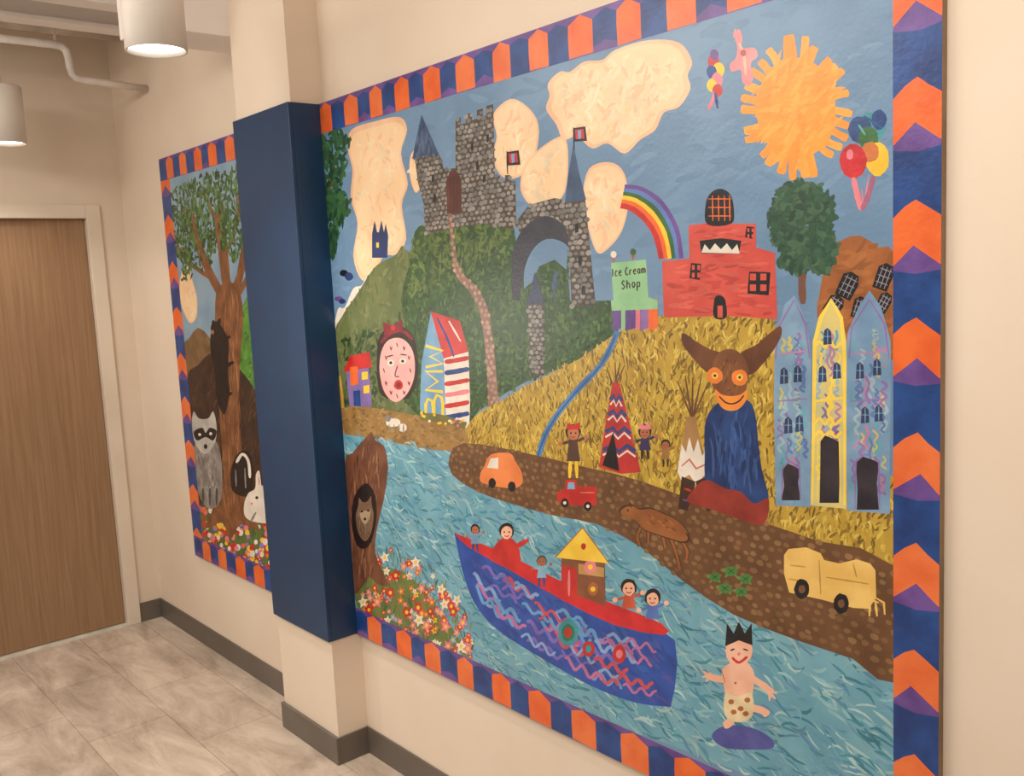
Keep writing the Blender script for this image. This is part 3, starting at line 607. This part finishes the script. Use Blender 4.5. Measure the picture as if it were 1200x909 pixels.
for i in range(165):
    while True:
        x,y=random.uniform(412,556),random.uniform(638,775)
        if inside((x,y),fp): break
    r=random.uniform(3.6,6.4); c=random.choice([RD,RD,PK,PK,WH,YE,P((226,110,60),None),P((196,60,90),None),P((230,150,160),None),LB])
    if i>135: r=random.uniform(7,9); c=random.choice([RD,PK,P((214,60,70),None),WH])
    m.addw([W(x+r*(1 if k%2 else .5)*math.cos(k*math.pi/5+i)*.8,y+r*(1 if k%2 else .5)*math.sin(k*math.pi/5+i)) for k in range(10)],c)
    if r>3.6: m.addw([W(*q) for q in ell(x,y,r*.24,r*.3,6)],YE if c!=YE else OR)
m.build(root)
m=Mo('painted_tree_stump'); sp=[(402,548),(412,532),(430,511),(436,506),(440,516),(450,522),(455,548),(450,585),(442,618),(440,648),(450,672),(456,686),(442,684),(432,676),(420,694),(410,680)]
m.fill(sp,P((120,76,52),(96,58,38)),n=2); m.scat([(408,556),(432,520),(448,540),(440,600),(434,650),(440,672),(414,676)],110,.05,.006,1.4,[P((140,94,64),None),P((86,52,36),None),P((160,112,80),None)],.3)
m.fill([(412,606),(417,578),(430,566),(440,582),(441,612),(432,640),(418,638)],P((44,28,22),(34,22,18))); st=m.build(root)
m=Mo('painted_animal'); m.fill([(417,606),(420,592),(421,583),(425,588),(431,587),(435,581),(436,592),(438,604),(435,624),(428,634),(420,624)],P((126,98,76),(104,78,58))); m.scat([(420,600),(436,598),(433,626),(422,624)],40,.016,.003,1.4,[P((160,132,104),None),P((92,66,50),None)],.5)
m.fill([(422,602),(428,598),(434,601),(432,610),(428,614),(424,610)],P((176,150,122),None)); m.dot(424.5,599,1.3,BK); m.dot(431.5,598,1.3,BK); m.dot(428,608,1.6,BK); m.build(st)
# boat
m=Mo('painted_boat'); hull=crs([(533,624),(545,632),(600,662),(660,692),(720,722),(780,742)],3,False)+[(791,750),(794,776),(791,806),(786,828)]+crs([(786,828),(745,823),(692,803),(630,768),(582,737),(556,706),(542,668),(533,626)],3,False)[1:]
m.fill(hull,P((44,82,166),(34,66,144)),False); m.scat([(545,645),(600,672),(660,704),(720,732),(782,752),(786,800),(778,820),(700,798),(640,766),(590,734),(562,702)],170,.05,.01,-.5,[P((38,72,152),None),P((54,92,172),None),P((78,80,162),None),P((36,94,174),None)],.4,2)
WC=[P((140,170,218),None),P((188,112,164),None),P((104,160,210),None),P((126,106,188),None),P((200,80,96),None)]
BX=[(533,640),(545,672),(560,712),(582,737),(630,768),(692,803),(745,822),(786,828)]
TX=[(533,632),(548,644),(598,672),(658,706),(720,736),(790,756)]
def itp(T,x):
    for (xa,ya_),(xb,yb) in zip(T,T[1:]):
        if xa<=x<=xb: return ya_+(yb-ya_)*(x-xa)/(xb-xa)
    return T[-1][1]
for i in range(44):
    v=(i%7+.6)/7.4; x=random.uniform(550,745); ln=random.uniform(26,52); ph=random.uniform(0,6); am=random.uniform(3,6); pts=[]
    k=0
    while k<=ln and x+k<786:
        xx=x+k; a,b_=itp(TX,xx),itp(BX,xx)
        if b_-a>18: pts.append((xx,a+5+(b_-a-11)*v+am*math.sin(k*.36+ph)))
        k+=4
    if len(pts)>3: m.line(pts,random.uniform(2.4,4.4),WC[i%5])
bt2=m.build(root)
m=Mo('red_deck_rail'); m.fill([(533,624),(540,627),(600,652),(660,682),(720,708),(775,730),(779,744),(720,732),(658,702),(598,668),(548,640)],P((208,44,48),(182,32,40)),n=2); m.build(bt2)
for cs_ in (((666,741,12,TE),(666,741,7.5,P((40,120,90),None)),(666,741,4.5,RD)),((726,766,8,RD),(726,766,4,PK)),((690,760,7,RD),(690,760,3.5,TE))):
    m=Mo('porthole')
    for x,y,r,c in cs_: m.dot(x,y,r,c,r*1.35)
    m.build(bt2)
m=Mo('cabin'); m.fill([(658,650),(709,656),(710,710),(658,690)],P((134,84,56),(112,66,42)),False); m.fill([(658,662),(676,666),(677,704),(658,696)],RD,False); m.line([(667,668),(667,698)],3,PK,False); m.fill([(678,660),(708,665),(708,676),(678,672)],P((196,150,90),None),False)
m.dot(692,664,7,PK,8);m.dot(692,664,3,YE); m.dot(695,690,6,OB,8);m.dot(695,690,3,YE)
m.fill([(651,653),(683,618),(714,660)],P((240,204,74),(226,184,56)),False); m.line([(651,653),(683,618),(714,660)],2,OB,False); m.dot(684,640,3,RD,4)
m.build(bt2)
m=Mo('red_coat'); m.fill([(586,632),(602,632),(610,650),(606,668),(582,660),(574,652)],P((204,50,44),(176,36,36))); m.line([(602,642),(620,632)],6,RD); m.line([(588,640),(574,654)],6,RD); m.build(bt2)
person(594,624,8,12,RD,RD,SK,BK,parent=bt2,wdt=1.2,legs=False,arms=0)
person(557,621,5,20,P((120,160,196),None),BL,P((176,110,80),None),BK,parent=bt2)
person(635,658,5.5,24,LB,BL,P((170,104,74),None),P((70,90,80),None),parent=bt2)
person(737,690,8.5,26,P((206,90,60),None),RD,SK,BK,parent=bt2,legs=False)
person(765,702,8.5,26,P((90,120,190),None),BL,SK,BK,parent=bt2,legs=False)
m=Mo('painted_surfer'); m.fill([(834,862),(850,850),(880,852),(903,864),(906,876),(884,878),(850,876)],P((88,92,160),(70,74,142)))
m.line([(858,828),(856,845),(848,850)],9,SK);m.line([(876,828),(893,832),(900,838)],9,SK)
m.line([(852,797),(836,794),(828,790)],8,SK);m.line([(878,792),(896,804),(906,812)],8,SK)
for p in((824,786),(823,793),(828,799)): m.line([(831,791),p],2.6,SK)
for p in((911,812),(909,819),(902,821)): m.line([(902,810),p],2.6,SK)
m.fill([(846,786),(858,776),(872,774),(884,788),(882,815),(880,838),(852,838),(850,812)],SK)
m.fill([(850,812),(864,816),(881,812),(882,838),(866,846),(850,838)],P((236,214,170),None))
for x,y in((857,822),(868,830),(876,820),(860,834),(874,836)): m.dot(x,y,3.5,OB,3)
m.dot(866,762,16,SK,19); m.fill([(850,757),(852,730),(860,742),(866,728),(873,742),(881,730),(882,756),(866,750)],BK,False)
m.line([(856,762),(861,760)],2,BK);m.line([(871,760),(877,762)],2,BK); m.line([(858,770),(866,776),(876,769)],3,RD); m.dot(866,766,2,PK); m.line([(846,786),(850,800)],1,OB); m.dot(862,800,1.5,OB); m.build(root)
m=Mo('painted_border')
m.addw([bD(X0,Z1-BW),bD(X1-RW,Z1-BW),bD(X1-RW,Z1),bD(X0,Z1)],PU); m.addw([bD(X0,Z0),bD(X1-RW,Z0),bD(X1-RW,Z0+BW),bD(X0,Z0+BW)],PU)
houses(m,X0,X1-RW,Z1-BW,Z1,.046,0); houses(m,X0,X1-RW,Z0,Z0+BW,.052,1)
m.addw([bD(X1-RW,Z0),bD(X1,Z0),bD(X1,Z1),bD(X1-RW,Z1)],BL)
vstrip(m,X1-RW,X1,Z0,Z1,-.067,.1265)
m.build(root)
# ================================================================ LEFT MURAL
rootL=empty('mural_panel',(-2.307*D,D,CZ-.762*D)); ROOT[0]=rootL
tag(rootL,'narrow painted mural panel of tree, raccoon and bear, left of the blue column','mural')
LX0,LX1=-2.629,-1.992
LIM[:]=[LX0*D,LX1*D]
board(LX0,LX1,rootL,edge)
root=rootL
m=Mo('painted_sky'); m.addw([bD(LX0,Z0),bD(LX1,Z0),bD(LX1,Z1),bD(LX0,Z1)],P((138,164,182),(118,148,172),6)); m.build(root)
cloud([(212,322),(220,312),(226,330),(231,350),(230,372),(222,378),(214,362),(210,345)],20)
m=Mo('painted_hill'); h1=[(208,420),(222,396),(232,384),(246,396),(262,430),(262,520),(216,520)]; m.fill(h1,P((124,96,64),(104,78,50)),n=2); m.scat(h1,130,.035,.009,1,[P((134,106,70),None),P((104,80,52),None)],.8); m.build(root)
m=Mo('painted_green_hill'); h2=[(262,420),(275,385),(284,360),(296,340),(330,330),(330,490),(266,480)]; m.fill(h2,P((90,148,58),(68,122,46)),n=2); m.scat(h2,220,.04,.01,.8,[P((104,160,68),None),P((66,114,48),None)],1); m.build(root)
m=Mo('painted_dark_den'); dn=[(216,450),(232,428),(250,412),(272,424),(292,446),(310,480),(330,530),(330,620),(235,610),(222,560)]; m.fill(dn,P((64,44,35),(46,33,28)),n=2); m.scat(dn,420,.06,.006,1.1,[P((82,58,44),None),P((42,30,26),None),P((96,70,50),None),P((58,42,34),None)],.5); m.build(root)
m=Mo('painted_meadow'); fl=[(232,596),(262,584),(330,596),(330,690),(240,652)]; m.fill(fl,P((92,110,60),(70,92,48)),n=1); m.scat(fl,260,.04,.006,1.4,[P((120,134,70),None),P((66,92,50),None)],.5)
for i in range(210):
    while True:
        x,y=random.uniform(234,325),random.uniform(596,690)
        if inside((x,y),fl) and y<640+.489*(x-230): break
    r=random.uniform(2.4,4.4); m.addw([W(*q) for q in ell(x,y,r*.75,r,8)],random.choice([RD,PK,YE,WH,OR,P((150,120,190),None),RD]))
m.build(root)
m=Mo('painted_tree'); TR=P((138,90,58),(108,68,42)); trunk=[(250,592),(262,560),(258,500),(254,430),(252,370),(256,336),(278,334),(285,372),(281,430),(281,500),(288,560),(296,600),(304,622),(282,614),(270,632),(260,612),(240,620),(248,600)]
for pts,w in(([(262,350),(246,320),(232,285),(224,250)],9),([(268,345),(262,300),(258,235)],10),([(274,345),(284,310),(290,250)],9),([(250,328),(225,310),(206,288)],5),([(262,300),(275,270),(280,220)],5),([(240,305),(226,270),(212,240)],4.5),([(274,352),(288,330),(304,292)],6),([(260,270),(246,244),(240,220)],4)): m.line(pts,w,TR)
m.fill(trunk,TR,n=3); m.scat([(256,590),(258,350),(279,345),(282,590)],170,.08,.005,1.5,[P((168,114,74),None),P((84,52,34),None),P((182,128,88),None),P((98,62,40),None)],.2,3)
tr=m.build(root)
m=Mo('foliage')
GL=[P((60,100,52),None),P((40,72,38),None),P((82,122,62),None),P((52,88,46),None),P((96,132,76),None)]
for a,k in(([(200,222),(240,205),(300,192),(300,308),(286,300),(272,306),(258,288),(246,312),(234,292),(220,310),(206,300)],1080),([(282,270),(330,260),(330,345),(290,340)],110),([(204,250),(232,240),(238,316),(214,332)],110)): m.scat(a,k,.034,.015,.6,GL,1.5)
m.line([(262,335),(257,290),(252,250)],3.4,TR); m.line([(276,335),(284,300),(288,262)],3.4,TR); m.line([(248,318),(234,288),(226,256)],3,TR)
m.build(tr)
m=Mo('painted_bear_cub'); m.line([(256,402),(270,394)],5,BK); m.line([(262,430),(274,424)],5,BK); m.line([(262,466),(272,460)],5,BK); m.fill([(247,392),(253,376),(262,386),(268,402),(267,430),(269,458),(263,486),(254,466),(252,436),(247,412)],BK); m.dot(253,385,6,BK,8); m.dot(250,378,2,BK,3); m.dot(257,376,2,BK,3);  m.dot(249,389,2,OB,2.5); m.build(root)
m=Mo('painted_raccoon'); RG=P((150,144,136),(116,110,106)); m.fill([(228,522),(240,505),(254,518),(260,545),(259,585),(246,596),(234,582),(229,552)],RG); m.scat([(229,525),(250,518),(259,580),(236,584)],130,.03,.004,1.5,[P((196,190,182),None),P((90,86,84),None),P((150,144,138),None)],.5)
m.fill([(225,498),(227,482),(233,490),(244,490),(250,482),(254,500),(252,518),(241,532),(229,520)],P((190,186,178),None)); m.scat([(229,492),(250,492),(250,514),(241,526),(231,516)],30,.014,.003,1.5,[P((130,126,122),None),P((214,208,200),None)],.8)
m.fill([(227,506),(237,501),(241,507),(246,501),(254,505),(250,516),(241,512),(231,516)],BK); m.dot(234,509,1.8,WH); m.dot(247,508,1.8,WH); m.dot(241,523,2.2,BK,3)
for x in(238,246,254): m.line([(x,572),(x,592)],3,P((80,76,72),None))
m.build(root)
m=Mo('painted_skunk'); m.fill([(272,574),(271,550),(276,536),(284,528),(293,532),(297,548),(296,574),(288,582)],P((34,28,28),None))
m.line([(277,542),(284,532),(291,540),(293,560)],3.4,WH); m.line([(276,550),(277,570)],2,GY); m.line([(287,548),(288,572)],2,GY); m.build(root)
m=Mo('painted_rabbit'); m.fill([(286,592),(291,578),(299,572),(300,556),(304,552),(307,570),(311,556),(314,572),(322,584),(330,596),(330,612),(302,612),(288,606)],WH); m.line([(303,558),(304,568)],1.6,PK); m.line([(311,561),(311,570)],1.6,PK); m.dot(301,583,1.8,BK); m.dot(295,590,1.4,PK); m.line([(300,600),(294,611)],3,GY); m.line([(312,590),(318,602)],2,GY)
m.build(root)
m=Mo('painted_border')
LW=.065
m.addw([bD(LX0,Z0),bD(LX0+LW,Z0),bD(LX0+LW,Z1),bD(LX0,Z1)],BL); vstrip(m,LX0,LX0+LW,Z0,Z1,-.04,.1265)
m.addw([bD(LX0,Z1-BW),bD(LX1,Z1-BW),bD(LX1,Z1),bD(LX0,Z1)],PU); m.addw([bD(LX0,Z0),bD(LX1,Z0),bD(LX1,Z0+BW),bD(LX0,Z0+BW)],PU)
houses(m,LX0,LX1,Z1-BW,Z1,.0478,1); houses(m,LX0,LX1,Z0,Z0+BW,.056,1)
m.build(root)
print('LAYERS',MAXL[0])
